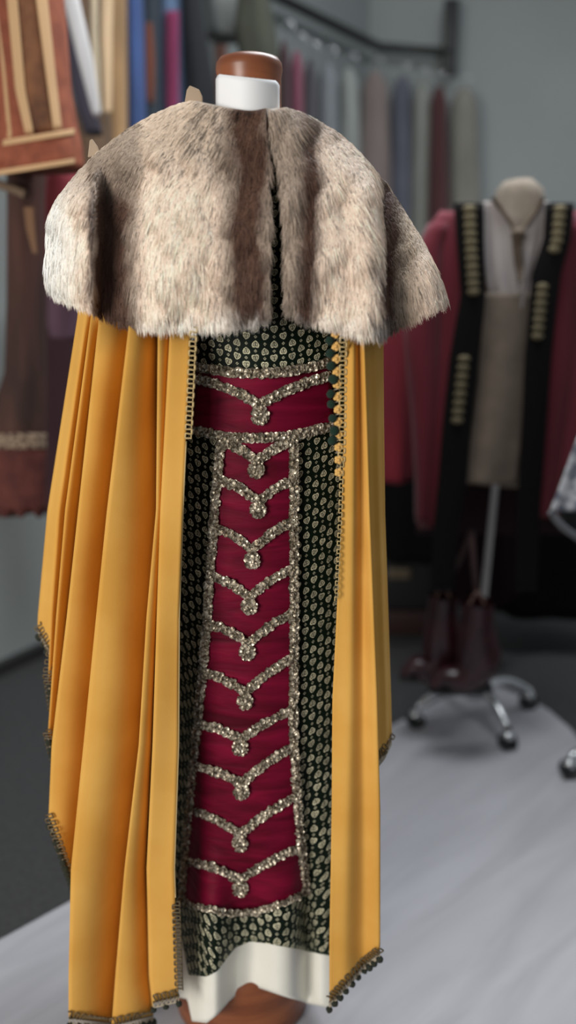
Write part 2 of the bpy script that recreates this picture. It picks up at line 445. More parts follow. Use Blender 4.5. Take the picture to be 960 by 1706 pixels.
# ------------------------------------------------------------------ marigold cape
KY = [300, 529, 850, 1027, 1240, 1448, 1625, 1720]
def col(px, hem, y): return dict(px=px, hem=hem, y=y)
LF = col([338, 319, 304, 298, 297, 290, 296, 300], 1658, 1.190)
R5 = col([305, 285, 268, 262, 255, 245, 250, 262], 1668, 1.186)
V5 = col([312, 293, 275, 268, 258, 246, 248, 258], 1690, 1.240)
R4 = col([285, 264, 261, 245, 232, 208, 193, 186], 1706, 1.188)
V4 = col([292, 273, 268, 254, 243, 222, 205, 200], 1704, 1.285)
R3 = col([240, 217, 179, 161, 140, 119, 115, 115], 1694, 1.192)
V3 = col([250, 229, 192, 174, 155, 133, 127, 126], 1500, 1.315)
R2 = col([190, 166, 131, 112, 87, 78, 76, 76], 1362, 1.245)
V2 = col([196, 174, 140, 121, 98, 90, 88, 88], 1290, 1.350)
R1 = col([172, 152, 109, 94, 79, 74, 74, 74], 1222, 1.290)
V1 = col([176, 156, 115, 100, 86, 80, 80, 80], 1190, 1.362)
R0 = col([160, 143, 97, 85, 76, 76, 76, 76], 1130, 1.325)
V0 = col([162, 146, 102, 91, 80, 80, 80, 80], 1090, 1.350)
LS = col([146, 130, 80, 64, 60, 60, 60, 60], 1046, 1.375)
KYR = [300, 553, 700, 860, 1166, 1345, 1573, 1700]
def colr(px, hem, y): return dict(px=px, hem=hem, y=y, k=KYR)
RF = colr([550, 575, 574, 569, 554, 553, 549, 549], 1668, 1.190)
RA = colr([570, 588, 588, 587, 582, 578, 574, 574], 1640, 1.186)
RB = colr([582, 598, 600, 602, 606, 606, 605, 605], 1606, 1.206)
RR = colr([590, 606, 611, 616, 628, 633, 633, 633], 1584, 1.190)
RV = colr([584, 600, 606, 610, 620, 624, 624, 624], 1275, 1.240)
RM = colr([600, 622, 625, 629, 640, 642, 642, 642], 1252, 1.265)
RS = colr([606, 638, 639, 641, 651, 655, 655, 655], 1228, 1.31)
def cp(c, py): return itp(py, c.get('k', KY), c['px'])
def cape_cols(seq):
    """expand key columns: from a ridge to the following valley the cloth dives back late; from valley to ridge it comes forward early"""
    out = []
    for (a, ka), (b, kb), n in seq:
        for i in range(n):
            t = i/n
            if ka == 'r' and kb == 'v': w = t**.7
            elif ka == 'v' and kb == 'r': w = 1-(1-t)**2.4 if n > 8 else 1-(1-t)**1.6
            else: w = t*t*(3-2*t)
            out.append((a, b, t, w))
    return out
seqL = [((LF, 'e'), (R5, 'r'), 8), ((R5, 'r'), (V5, 'v'), 3), ((V5, 'v'), (R4, 'r'), 10), ((R4, 'r'), (V4, 'v'), 3), ((V4, 'v'), (R3, 'r'), 14), ((R3, 'r'), (V3, 'v'), 3), ((V3, 'v'), (R2, 'r'), 12),
        ((R2, 'r'), (V2, 'v'), 3), ((V2, 'v'), (R1, 'r'), 8), ((R1, 'r'), (V1, 'v'), 3), ((V1, 'v'), (R0, 'r'), 6), ((R0, 'r'), (V0, 'v'), 3), ((V0, 'v'), (LS, 'e'), 6)]
seqR = [((RS, 'e'), (RM, 'e'), 5), ((RM, 'e'), (RV, 'e'), 5), ((RV, 'v'), (RR, 'r'), 4), ((RR, 'e'), (RB, 'e'), 8), ((RB, 'e'), (RA, 'e'), 7), ((RA, 'e'), (RF, 'e'), 7)]
NR = 90; TOP = 410
def colpts(c):
    a, b, t, w = c; pts = []
    hem = lerp(a['hem'], b['hem'], t); 
    for i in range(NR):
        py = lerp(TOP, hem, i/(NR-1))
        px = lerp(cp(a, py), cp(b, py), t)
        y = lerp(a['y'], b['y'], w)
        k = sstep(380, 620, py)                       # gathered flatter at the top
        ym = lerp(a['y'], b['y'], t)
        y = lerp(ym, y, .7+.3*k)
        y += .006*math.sin(py*.009+px*.03)*k+.11*sstep(605, 450, py)*sstep(1.36, 1.26, y)
        pts.append(at(px, py, y))
    return pts
left_cols = [colpts(c) for c in cape_cols(seqL)+[(LS, LS, 0, 0)]]
right_cols = [colpts(c) for c in cape_cols(seqR)+[(RF, RF, 0, 0)]]
back = []
for i in range(NR): back.append(back_arc(right_cols[0][i], left_cols[-1][i], .26, 30)[::-1])   # runs right -> left, reversed
rows = []
nb = len(back[0])
for i in range(NR):
    bk = []
    Lp, Rp = left_cols[-1][i], right_cols[0][i]
    c = (Lp+Rp)/2; h = (Lp-Rp)/2
    for k in range(1, 48):
        a = PI*k/48; p = c+h*math.cos(a); p = p.copy()
        p.y += lerp(.12, .24, min(1, i/NR*3))*math.sin(a)+.012*math.sin(a*22)*(i/NR); bk.append(p)
    rows.append([cc[i] for cc in left_cols]+bk+[cc[i] for cc in right_cols])
cape = empty('cape', at(430, 1200, 1.3), 'marigold yellow pleated cape with tasselled braid along its hem', 'cape')
mb = MB(); mb.grid(rows)
cb = mb.build('cape_cloth', MT['yellow'], cape, solid=.002)

def meander(path, amp, per, side=None):
    """winding braid: world path + sideways wave in the local plane facing the viewer"""
    P = [Vector(p) for p in path]; L = sum((b-a).length for a, b in zip(P, P[1:])); n = max(8, int(L/per*16))
    Q = resample(P, n); out = []
    for i, q in enumerate(Q):
        t = (Q[min(i+1, n-1)]-Q[max(i-1, 0)]).normalized(); s = side if side else t.cross(Vector((0, 1, 0))).normalized()
        ph = i/(n-1)*L/per*2*PI
        sw = math.tanh(2.4*math.sin(ph))/math.tanh(2.4)
        out.append(q+s*amp*sw+t*(-per*.13*math.sin(2*ph))+Vector((0, -.003, 0)))
    return out
nL = len(left_cols); hemrow = rows[-1]
def hem_piece(j0, j1, dark=True):
    """braid, lace net and tassels along the hem columns j0..j1"""
    P = [hemrow[j] for j in range(j0, j1+1)]
    L = sum((b-a).length for a, b in zip(P, P[1:]))
    if L < .012: return
    up = Vector((0, 0, 1))
    mb = MB(); mid = [p+up*.009+Vector((0, -.002, 0)) for p in P]
    mb.tube(meander(mid, .007, .013), .0013, 6); mb.tube([p+Vector((0, -.002, 0)) for p in P], .0012, 6)
    mb.build('braid_trim', MT['braid_dark'], cape)
    mb = MB(); lo = [p-up*.013 for p in P]; Q1 = resample(P, max(4, int(L/.006))); Q2 = resample(lo, len(Q1))
    for i in range(len(Q1)):
        mb.tube([Q1[i], Q2[i]], .0009, 5)
        if i+1 < len(Q1): mb.tube([Q1[i], Q2[i+1]], .0008, 5)
    mb.tube(Q2, .0012, 5)
    mb.build('lace_edging', MT['braid_pale'], cape)
    n = max(2, int(L/.0135)); Q = resample(lo, n)
    for q in Q: hem_poms.append(q-up*.004)
hem_poms = []
# index ranges of the pleats along the hem
cnt = [s[2] for s in seqL]; st = np.cumsum([0]+cnt)
hem_piece(0, int(st[1])); hem_piece(int(st[2]), int(st[3])); hem_piece(int(st[4]), int(st[5])); hem_piece(int(st[6]), int(st[7])); hem_piece(int(st[8]), int(st[9])); hem_piece(int(st[10]), int(st[13]))
r0 = nL+47; cr = np.cumsum([0]+[s[2] for s in seqR])
hem_piece(r0+int(cr[3]), r0+int(cr[6])); hem_piece(r0, r0+int(cr[1])+3)
pm = MB(); pm.ball((0, 0, 0), .0056, 10, jit=.12); pme = pm.mesh('pompom'); pme.polygons.foreach_set('use_smooth', [True]*len(pme.polygons)); pme.materials.append(MT['pom_dark'])
pm = MB(); pm.ball((0, 0, 0), .0062, 10, jit=.2); pmg = pm.mesh('pompom_green'); pmg.polygons.foreach_set('use_smooth', [True]*len(pmg.polygons)); pmg.materials.append(MT['pompom'])
def pom(me, p, s=1):
    o = bpy.data.objects.new('pompom', me); COL.objects.link(o); o.parent = cape; o.location = p-cape.location; o.scale = (s, s, s*1.1); o.rotation_euler = (random.random(), random.random(), random.random()*6)
    return o
for q in hem_poms[:70]: pom(pme, q, random.uniform(.85, 1.15))
# winding braid down both front edges
lf = lambda py, dx=0, f=.004: at(itp(py, KY, LF['px'])+dx, py, 1.190-f)
rf = lambda py, dx=0, f=.004: at(itp(py, KYR, RF['px'])+dx, py, 1.190-f)
mb = MB(); mb.tube(meander([lf(y, 5) for y in range(545, 735, 6)], .0045, .0125), .0013, 6); mb.tube([lf(y, 9) for y in range(545, 735, 6)], .001, 6)
mb.tube([lf(y, 1) for y in range(735, 1500, 8)], .0011, 6); mb.build('braid_trim', MT['braid_gold'], cape)
mb = MB(); mb.tube(meander([lf(y, 2) for y in range(1500, 1655, 6)], .006, .0135), .0014, 6); mb.tube([lf(y, 8) for y in range(1500, 1655, 6)], .001, 6); mb.build('braid_trim', MT['braid_dark'], cape)
mb = MB(); mb.tube(meander([rf(y, -3) for y in range(540, 770, 6)], .0045, .0120), .0013, 6); mb.tube([rf(y, 2) for y in range(540, 800, 6)], .001, 6)
mb.tube(meander([rf(y, -2) for y in range(770, 1000, 6)], .0022, .012), .001, 6)
mb.build('braid_trim', MT['braid_gold'], cape)
fl = MB()
for i, y in enumerate(range(556, 800, 21)):
    c = rf(y, -16+i*.85, .007)
    for k in range(5):
        a = 2*PI*k/5; fl.ball(c+Vector((math.cos(a)*.0035, 0, math.sin(a)*.0035)), .0032, 8, (1, .5, 1))
    fl.ball(c+Vector((0, -.002, 0)), .0025, 8)
fl.build('braid_flowers', MT['flower'], cape)
for i, y in enumerate([566, 590, 612, 632, 655, 674, 694, 715, 735]):
    pom(pmg, rf(y+random.uniform(-4, 4), -23+i*.7+random.uniform(-3, 2), .008), random.uniform(.8, 1.1))
mb = MB()
for i, y in enumerate(range(556, 760, 7)): mb.tube([rf(y, -14+i*.3, .004), rf(y+3, -22+i*.3, .005)], .0012, 5)
mb.build('lace_edging', MT['braid_pale'], cape)

# ------------------------------------------------------------------ fur capelet
fur = empty('fur_capelet', at(410, 500, 1.3), 'short cream and brown striped fur capelet over the yellow cape', 'capelet')
def v2(l): return [Vector((a, b, 0)) for a, b in l]
def coons(u0, u1, v0, v1, nu, nv):
    """u0: edge at u=0 (v from 0 to 1), u1: at u=1, v0: at v=0 (u from 0 to 1), v1: at v=1"""
    A, B, C, D = catmull(v2(u0), nv), catmull(v2(u1), nv), catmull(v2(v0), nu), catmull(v2(v1), nu)
    G = []
    for j in range(nv):
        v = j/(nv-1); r = []
        for i in range(nu):
            u = i/(nu-1)
            p = (1-u)*A[j]+u*B[j]+(1-v)*C[i]+v*D[i]-((1-u)*(1-v)*A[0]+u*(1-v)*B[0]+(1-u)*v*A[-1]+u*v*B[-1])
            r.append(p)
        G.append(r)
    return G
NU, NV = 70, 60
GLf = coons([(444, 180), (446, 235), (450, 300), (449, 420), (446, 524)], [(326, 168), (285, 181), (232, 206), (172, 248), (122, 300), (88, 350), (80, 410), (78, 450), (86, 480)],
            [(444, 180), (420, 184), (390, 181), (355, 174), (326, 168)], [(446, 524), (400, 533), (340, 538), (280, 538), (215, 532), (165, 514), (130, 498), (100, 487), (86, 480)], NU, NV)
GRf = coons([(446, 181), (454, 240), (468, 300), (475, 420), (476, 508)], [(468, 180), (495, 188), (530, 204), (570, 230), (606, 264), (645, 312), (688, 378), (718, 434), (742, 492)],
            [(446, 181), (450, 181), (455, 181), (461, 180), (468, 180)], [(476, 508), (510, 524), (560, 540), (605, 550), (633, 551), (655, 540), (690, 522), (720, 506), (742, 492)], NU, NV)
def fur_y(px, py, u, v, right):
    yf = lerp(1.248, 1.170, sstep(0, .9, v)**.8) if not right else lerp(1.248, 1.172, sstep(0, .9, v)**.8)
    ys = itp(v, [0, .25, .6, 1], [1.315, 1.36, 1.365, 1.35]) if not right else itp(v, [0, .25, .6, 1], [1.29, 1.36, 1.36, 1.33])
    y = yf+(ys-yf)*(1-math.sqrt(max(0, 1-(.985*u)**2)))
    if not right:
        e = itp(py, [260, 300, 420, 520], [172, 166, 160, 156])
        k = sstep(260, 340, py); d = px-e
        y += k*(.030*sstep(-3, 16, d)*sstep(120, 20, d)-.030*sstep(-75, -20, d)*sstep(5, -6, d))
        y += .006*math.sin(px*.045+py*.01)*v
    else:
        e = itp(py, [260, 300, 400, 560], [600, 622, 630, 640])
        k = sstep(255, 320, py); d = px-e
        y += k*(.045*sstep(-2, 9, d)*sstep(100, 15, d)-.020*sstep(-60, -15, d)*sstep(4, -5, d))
        y += .006*math.sin(px*.05)*v
    y += .0015*math.sin(px*.11+1.3*math.sin(py*.06))+.002*math.sin(py*.045+px*.03)
    return y
def world_grid(G, right):
    W = []
    for j, r in enumerate(G):
        W.append([at(p.x, p.y, fur_y(p.x, p.y, i/(NU-1), j/(NV-1), right)) for i, p in enumerate(r)])
    return W
WL, WR = world_grid(GLf, False), world_grid(GRf, True)
CREAM = np.array(srgb(247, 226, 207)[:3]); WHITE = np.array(srgb(244, 240, 232)[:3]); BROWN = np.array(srgb(88, 63, 51)[:3]); GREY = np.array(srgb(172, 154, 138)[:3]); BEIGE = np.array(srgb(214, 194, 172)[:3]); DARK = np.array(srgb(52, 40, 32)[:3])
def fur_col(px, py, right):
    w = 26*mn.noise((px*.02, py*.012, 3.7))+10*mn.noise((px*.07, py*.04, 1.7))
    x = px+w*.5
    if not right:
        sh = (py-400)*.02
        c = np.array([np.interp(x, [70, 100, 148, 162, 208, 228, 250, 300, 355, 382, 400, 434, 448, 462],
              [q for q in np.array([WHITE, WHITE, CREAM, BROWN, BROWN*1.05, GREY, CREAM, CREAM*1.05, CREAM, GREY, BROWN*1.1, BROWN*1.15, GREY, GREY])[:, k]]) for k in range(3)])
        up = sstep(330, 225, py)                     # greyer fur over the shoulder
        c = c*(1-up*.75)+(BEIGE*.72+GREY*.28)*up*.75 if px < 370 else c
        if px < 250: c = c*(1-.55*sstep(350, 280, py))+GREY*.92*.55*sstep(350, 280, py)
        b = sstep(495, 530, py); c = c*(1-b*.5)+WHITE*b*.5 if px > 230 else c
    else:
        c = np.array([np.interp(x, [440, 470, 486, 505, 518, 535, 570, 620, 634, 650, 672, 700, 750],
              [q for q in np.array([GREY, GREY*1.1, GREY, BROWN*1.05, BROWN*1.25, CREAM*.97, CREAM*.95, CREAM*.95, BROWN*.95, BROWN*1.1, BEIGE, CREAM*.88, CREAM*.9])[:, k]]) for k in range(3)])
        up = sstep(260, 200, py); c = c*(1-.45*up)+GREY*.45*up
        b = sstep(500, 535, py)*sstep(660, 620, px); c = c*(1-b*.4)+WHITE*b*.4
    return c
# skin of the capelet: both fronts and the back in one mesh
rowsF = []
for j in range(NV):
    L = list(WL[j]); R = list(WR[j]); Lp, Rp = L[-1], R[-1]
    bk = []
    c = (Lp+Rp)/2; h = (Lp-Rp)/2
    for k in range(1, 30):
        a = PI*k/30; p = c+h*math.cos(a); p = p.copy(); p.y += lerp(.07, .25, min(1, j/NV*1.6))*math.sin(a); bk.append(p)
    rowsF.append(L+bk+R[::-1])
mb = MB(); mb.grid(rowsF); me = mb.mesh('fur_skin')
ca = me.color_attributes.new('tint', 'FLOAT_COLOR', 'POINT')
C = len(rowsF[0]); cols = np.ones((len(me.vertices), 4), dtype=np.float32)
for j in range(NV):
    for i in range(C):
        if i < NU: q = fur_col(GLf[j][i].x, GLf[j][i].y, False)
        elif i >= C-NU: q = fur_col(GRf[j][C-1-i].x, GRf[j][C-1-i].y, True)
        else: q = CREAM
        cols[j*C+i, :3] = q*.8
ca.data.foreach_set('color', cols.ravel())
def fur_mat(name, hair):
    m, nt, b = new_mat(name); a = nt.nodes.new('ShaderNodeAttribute'); a.attribute_name = 'tint'
    nt.links.new(a.outputs['Color'], b.inputs['Base Color'])
    b.inputs['Roughness'].default_value = .55; b.inputs['Specular IOR Level'].default_value = .25
    return m
o = link('fur_skin', me, fur_mat('fur_skin', False), fur); md = o.modifiers.new('thick', 'SOLIDIFY'); md.thickness = .003; md.offset = -1
# pile: strands combed down the surface
def strands(W, G, right, n, back=False):
    A = np.array([[list(p) for p in r] for r in W]); nv, nu = A.shape[:2]
    e1 = np.linalg.norm(A[:-1, 1:]-A[:-1, :-1], axis=2); e2 = np.linalg.norm(A[1:, :-1]-A[:-1, :-1], axis=2); ar = e1*e2
    pr_ = ar.ravel()/ar.sum(); k = rng.choice(ar.size, n, p=pr_); jj, ii = k//(nu-1), k % (nu-1)
    fu, fv = rng.random(n), rng.random(n)
    w = lambda a, b: A[jj+a, ii+b]
    pos = w(0, 0)*((1-fv)*(1-fu))[:, None]+w(0, 1)*((1-fv)*fu)[:, None]+w(1, 0)*(fv*(1-fu))[:, None]+w(1, 1)*(fv*fu)[:, None]
    du = w(0, 1)-w(0, 0); dv = w(1, 0)-w(0, 0)
    du /= np.linalg.norm(du, axis=1)[:, None]+1e-9; dv /= np.linalg.norm(dv, axis=1)[:, None]+1e-9
    nr = np.cross(du, dv); nr /= np.linalg.norm(nr, axis=1)[:, None]+1e-9
    cen = np.array([-.06, 1.36, 0]); out = pos-cen; out[:, 2] = 0
    nr *= np.sign((nr*out).sum(1)+1e-9)[:, None]
    if G is not None:
        gp = np.array([[[p.x, p.y] for p in r] for r in G]); px = gp[jj, ii, 0]+fu*(gp[jj, np.minimum(ii+1, nu-1), 0]-gp[jj, ii, 0]); py = gp[jj, ii, 1]+fv*(gp[np.minimum(jj+1, nv-1), ii, 1]-gp[jj, ii, 1])
        tint = np.array([fur_col(x, y, right) for x, y in zip(px, py)])
    else:
        tint = np.repeat(CREAM[None], n, 0); px = pos[:, 0]*1000; py = pos[:, 2]*1000
    # clumping directions
    cl = np.array([mn.noise((p[0]*75, p[1]*75, p[2]*34)) for p in pos])
    cl2 = np.array([mn.noise((p[0]*190+9, p[1]*190, p[2]*90)) for p in pos])
    cl3 = np.array([mn.noise((p[0]*18+3, p[1]*18, p[2]*18)) for p in pos])
    side = (cl*.28+cl2*.25+cl3*.35+rng.normal(0, .14, n))[:, None]
    vv = (jj+fv)/nv
    lift = (.26+.10*rng.random(n)+.12*np.clip(1-vv*3, 0, 1))[:, None]
    d = dv*(.95)+nr*lift+du*side; d[:, 2] -= .28; d /= np.linalg.norm(d, axis=1)[:, None]
    ln = (.018+.011*rng.random(n))*(1+.35*cl2)*np.where(vv > .93, .7, 1.0)*np.where(vv < .06, .85, 1.0)
    ln = ln[:, None]
    bend = -nr*.22+np.array([0, 0, -.12])[None]
    pts = np.stack([pos-nr*.001, pos+d*ln*.35+nr*.001, pos+d*ln*.7+bend*ln*.25, pos+d*ln+bend*ln*.62], axis=1)
    tint = tint*(rng.normal(1.0, .12, n).clip(.6, 1.4))[:, None]*(1+.16*cl2+.08*cl)[:, None]
    st_ = np.array([mn.noise((p[0]*150+4, p[1]*150, p[2]*28)) for p in pos])
    big = np.array([mn.noise((p[0]*14+7, p[1]*14, p[2]*14)) for p in pos])
    upf = np.clip((.42-vv)*4, 0, 1)
    g_ = rng.random(n) < .05+.45*np.clip(st_-.18, 0, 1)+upf*.9*np.clip(st_*.8+cl*.4+big*.7-.15, 0, .8); tint[g_] = tint[g_]*.35+DARK*.3
    return pts, tint.clip(.005, .95)
parts_ = [strands(WL, GLf, False, 95000), strands(WR, GRf, True, 72000)]
bkW = [r[NU-1:C-NU+1] for r in rowsF]
parts_.append(strands(bkW, None, False, 24000))
pts = np.concatenate([p[0] for p in parts_]).astype(np.float32); tint = np.concatenate([p[1] for p in parts_]).astype(np.float32)
n = len(pts)
hc = bpy.data.hair_curves.new('fur_pile'); hc.add_curves([4]*n)
hc.attributes['position'].data.foreach_set('vector', pts.ravel())
ra = hc.attributes.get('radius') or hc.attributes.new('radius', 'FLOAT', 'POINT')
ra.data.foreach_set('value', np.tile(np.array([.00042, .00040, .00030, .00008], dtype=np.float32), n))
ta = hc.attributes.new('tint', 'FLOAT_COLOR', 'CURVE')
ta.data.foreach_set('color', np.concatenate([tint, np.ones((n, 1), np.float32)], axis=1).ravel())
hc.materials.append(fur_mat('fur_strands', True))
ho = bpy.data.objects.new('fur_pile', hc); COL.objects.link(ho); ho.parent = fur; ho.location = -fur.location; ho['kind'] = 'stuff'
# little stiff tabs of backing that stand up at the shoulder seams
def tab_piece(pts_, Y):
    mb = MB(); P = [at(x, y, Y) for x, y in pts_]; Q = [p+Vector((0, .006, 0)) for p in P]; k = len(P)
    mb.add(P+Q, [tuple(range(k)), tuple(range(2*k-1, k-1, -1))]+[(i, i+k, (i+1) % k+k, (i+1) % k) for i in range(k)])
    mb.build('seam_tab', mat('beige_backing', srgb(170, 150, 128), .9), fur, smooth=False, bevel=.0012)
tab_piece([(306, 180), (311, 150), (316, 142), (332, 149), (337, 160), (338, 182)], 1.335)
tab_piece([(146, 262), (149, 234), (153, 231), (162, 244), (166, 258)], 1.375)

# ------------------------------------------------------------------ dress form under the costume
form = empty('dress_form', Vector((-.085, 1.40, 0)), 'wooden dress form wearing the fur capelet and yellow cape', 'dress form')
nk = at(415, 150, 1.315)
mb = MB(); rN = .042
mb.lathe([(.044, -.16), (.045, -.06), (.0445, -.005), (.0465, .006), (.0455, .014), (.041, .020), (.03, .0235), (.004, .025)], (nk.x, 1.328, at(415, 125, 1.328).z), 40)
mb.build('neck_cap', MT['wood'], form)
zs = at(415, 200, 1.33).z
mb = MB(); mb.lathe([(.02, zs), (.05, zs-.01), (.10, zs-.05), (.135, zs-.12), (.13, zs-.25), (.10, zs-.42), (.12, zs-.58), (.11, zs-.66)], (-.06, 1.36, 0), 40, 1, .62)
mb.build('torso', mat('form_cloth', (.32, .25, .18, 1), .9), form)
mb = MB(); mb.tube([(-.085, 1.38, .1), (-.085, 1.38, zs-.6)], .016, 16); mb.build('pole', MT['wood'], form)
mb = MB(); mb.lathe([(.120, 0.004), (.126, .008), (.127, .02), (.127, .128), (.124, .136), (.116, .140), (.03, .141)], (-.088, 1.385, 0), 64); mb.build('base', MT['wood'], form)
# white card at the throat, bent round the neck
mb = MB(); P = []
for i in range(9):
    r = []
    for j in range(17):
        s = j/16; t = i/8; px = lerp(360, 465.5, s); py = lerp(lerp(123, 135, s), 196, t)
        # rounded upper corners
        cr_ = .06
        r.append(at(px+(3 if j == 0 and i == 0 else -3 if j == 16 and i == 0 else 0), py+(3 if i == 0 and j in (0, 16) else 0), 1.272+.028*(2*s-1)**2))
    P.append(r)
mb.grid(P); o = mb.build('neck_card', MT['card'], None, solid=.0012); tag(o, 'blank white card standing at the neck above the fur', 'card')

# ------------------------------------------------------------------ hanging clothes and second mannequin: lofted garments
def garment_rows(rows, Yc, dep, k=0, amp=0, ph=0, n=40, nr=36, grow=True, rot=0):
    pys = [r[0] for r in rows]; P = []
    for i in range(nr):
        t = i/(nr-1); py = lerp(pys[0], pys[-1], t)
        l, r = itp(py, pys, [q[1] for q in rows]), itp(py, pys, [q[2] for q in rows])
        a, b = at(l, py, Yc), at(r, py, Yc); c = (a+b)/2; hw = (b-a).length/2; ring = []
        dd = dep*(min(1, hw/.05)**.5)
        for j in range(n):
            an = 2*PI*j/n; m = 1+(amp*(t if grow else 1))*math.sin(k*an+ph+1.5*math.sin(t*2+ph))
            x, y = hw*math.cos(an)*(.93 if amp else 1)*m/(1+amp*.3), -dd*math.sin(an)*m
            ring.append(Vector((c.x+x, c.y+y, c.z)))
        P.append(ring)
    return P
def shell(name, rows, Yc, dep, m, parent=None, **kw):
    P = garment_rows(rows, Yc, dep, **kw); mb = MB(); mb.grid(P, True); n = len(P[0])
    top = sum(P[0], Vector())/n; bt = sum(P[-1], Vector())/n+Vector((0, 0, .02))
    b0 = len(mb.v); mb.v += [tuple(top+Vector((0, 0, .006))), tuple(bt)]
    e = (len(P)-1)*n
    for j in range(n): mb.f.append((b0, (j+1) % n, j)); mb.f.append((b0+1, e+j, e+(j+1) % n))
    return mb.build(name, m, parent)
def front_strip(name, rows, Yc, dep, garment, m, parent, off=.006, thick=.003, nc=8, nr=40):
    """a band lying on the front of a lofted garment; rows (py,pxL,pxR)"""
    pys = [r[0] for r in rows]; gy = [g_[0] for g_ in garment]; P = []
    for i in range(nr):
        py = lerp(pys[0], pys[-1], i/(nr-1)); l, r = itp(py, pys, [q[1] for q in rows]), itp(py, pys, [q[2] for q in rows]); row = []
        gl, gr = itp(py, gy, [q[1] for q in garment]), itp(py, gy, [q[2] for q in garment])
        for j in range(nc):
            px = lerp(l, r, j/(nc-1)); s = max(-.97, min(.97, (2*px-gl-gr)/(gr-gl)))
            row.append(at(px, py, Yc-dep*math.sqrt(1-s*s)-off))
        P.append(row)
    mb = MB(); mb.grid(P); return mb.build(name, m, parent, solid=thick)
def hook(parent, px, py, Y, rail=None):
    p = at(px, py, Y); mb = MB()
    if rail is None:
        q = [p+Vector((0, 0, -.01)), p+Vector((0, 0, .05))]+[p+Vector((.018-.018*math.cos(a), 0, .05+.018*math.sin(a))) for a in np.linspace(0, PI*1.2, 9)]
    else: q = [p+Vector((0, 0, -.01)), Vector((p.x, p.y, rail))]
    mb.tube(q, .0022, 6); mb.build('hanger_hook', MT['chrome'], parent)
def cloth(name, *c, **kw): return mat(name, srgb(*c), .9, col2=tuple(min(1, x*kw.get('v', 1.35)) for x in srgb(*c)[:3])+(1,), scale=kw.get('s', 14), stretch=kw.get('st', (1, 1, .25)), sheen=.1)

# second mannequin, right
MY = 2.46
man = empty('mannequin', Vector((at(830, 800, MY).x, MY, 0)), 'headless beige mannequin on a chrome caster base wearing the burgundy robe', 'mannequin')
beige = mat('mannequin_linen', srgb(128, 117, 104), .9, col2=srgb(138, 127, 114), scale=40)
shell('torso', [(302, 842, 884), (312, 830, 900), (335, 826, 905), (365, 815, 912), (385, 770, 945), (420, 745, 965), (560, 760, 950), (700, 765, 935), (800, 780, 925)], MY, .10, beige, man)
pole_b = Vector((man.location.x-.005, MY, 0))
mb = MB(); mb.tube([on_floor(788, 1196)+Vector((0, 0, .12)), Vector((at(827, 800, MY-.12).x, MY-.12, at(827, 790, MY-.12).z))], .0105, 16); mb.build('pole', mat('grey_steel', (.55, .54, .53, 1), .5, metal=.2), man)
def caster_base(parent, c, R, ang0, n=5):
    hub = MB(); hub.lathe([(.03, .075), (.034, .085), (.034, .12), (.022, .13), (.016, .16)], c, 24); hub.build('hub', MT['chrome'], parent)
    for i in range(n):
        a = ang0+2*PI*i/n; d = Vector((math.cos(a), math.sin(a), 0))
        mb = MB(); P = [c+d*lerp(.025, R, s)+Vector((0, 0, lerp(.105, .062, s)+.028*math.sin(PI*s))) for s in np.linspace(0, 1, 10)]
        mb.tube(P, .014, 12, rs=[lerp(.017, .012, s) for s in np.linspace(0, 1, 10)]); mb.tube([c+d*R+Vector((0, 0, .068)), c+d*R+Vector((0, 0, .04))], .008, 10)
        leg = mb.build('leg', MT['chrome'], parent)
        t = Vector((-d.y, d.x, 0)); mb = MB()
        for sgn in (-1, 1): mb.tube([c+d*R+t*(.006*sgn)+Vector((0, 0, .026)), c+d*R+t*(.019*sgn)+Vector((0, 0, .026))], .0255, 20)
        w = mb.build('caster', MT['rubber'], leg)
        mb = MB(); mb.ball(c+d*R+Vector((0, 0, .044)), .021, 14, (1, 1, .75)); mb.build('caster_housing', MT['chrome'], leg)
bc = on_floor(788, 1196); bc = Vector((bc.x, bc.y, 0))
man.location.x += 0
caster_base(man, bc, .20, math.radians(-72), 4)
pole_o = [o for o in man.children if o.name.startswith('pole')][0]
# robe over it
ROBE = [(362, 752, 955), (385, 722, 985), (430, 700, 1005), (560, 690, 1012), (700, 705, 1000), (860, 715, 985), (1010, 712, 985)]
RDEP = .145; RY = MY
burg = mat('burgundy_wool', srgb(112, 26, 42), .9, sheen=.15, col2=srgb(92, 18, 34), scale=8, stretch=(1, 1, .3))
robe = empty('robe', Vector((man.location.x, MY, 0)), 'burgundy robe with black and gold front bands on the headless mannequin', 'robe')
blackv = mat('black_velvet_band', srgb(17, 14, 14), .9, spec=.2); goldm = mat('gold_motif', (.165, .135, .075, 1), .8)
# two front panels and back
def open_panel(name, rows, m, parent, Yf, thick=.006, folds=0, ph=0, nc=24, nr=44):
    pys = [r[0] for r in rows]; P = []
    for i in range(nr):
        t = i/(nr-1); py = lerp(pys[0], pys[-1], t); row = []
        l, r = itp(py, pys, [q[1] for q in rows]), itp(py, pys, [q[2] for q in rows])
        for j in range(nc):
            s = j/(nc-1); row.append(at(lerp(l, r, s), py, Yf(s, t)+folds*math.sin(s*9+ph+t)*t))
        P.append(row)
    mb = MB(); mb.grid(P); return mb.build(name, m, parent, solid=thick)
bandL = [(338, 756, 806), (420, 762, 807), (491, 768, 809), (597, 749, 798), (702, 738, 786), (800, 730, 778), (880, 722, 764), (985, 716, 756)]
bandR = [(338, 909, 957), (400, 905, 950), (456, 886, 934), (520, 881, 926), (597, 874, 918), (738, 869, 908), (843, 862, 900), (985, 858, 894)]
open_panel('front', [(352, 735, 775), (380, 712, 775), (430, 700, 775), (560, 705, 770), (700, 696, 752), (800, 694, 745), (868, 694, 735), (880, 700, 732)], burg, robe, lambda s, t: MY-.06-.085*s, folds=.01)
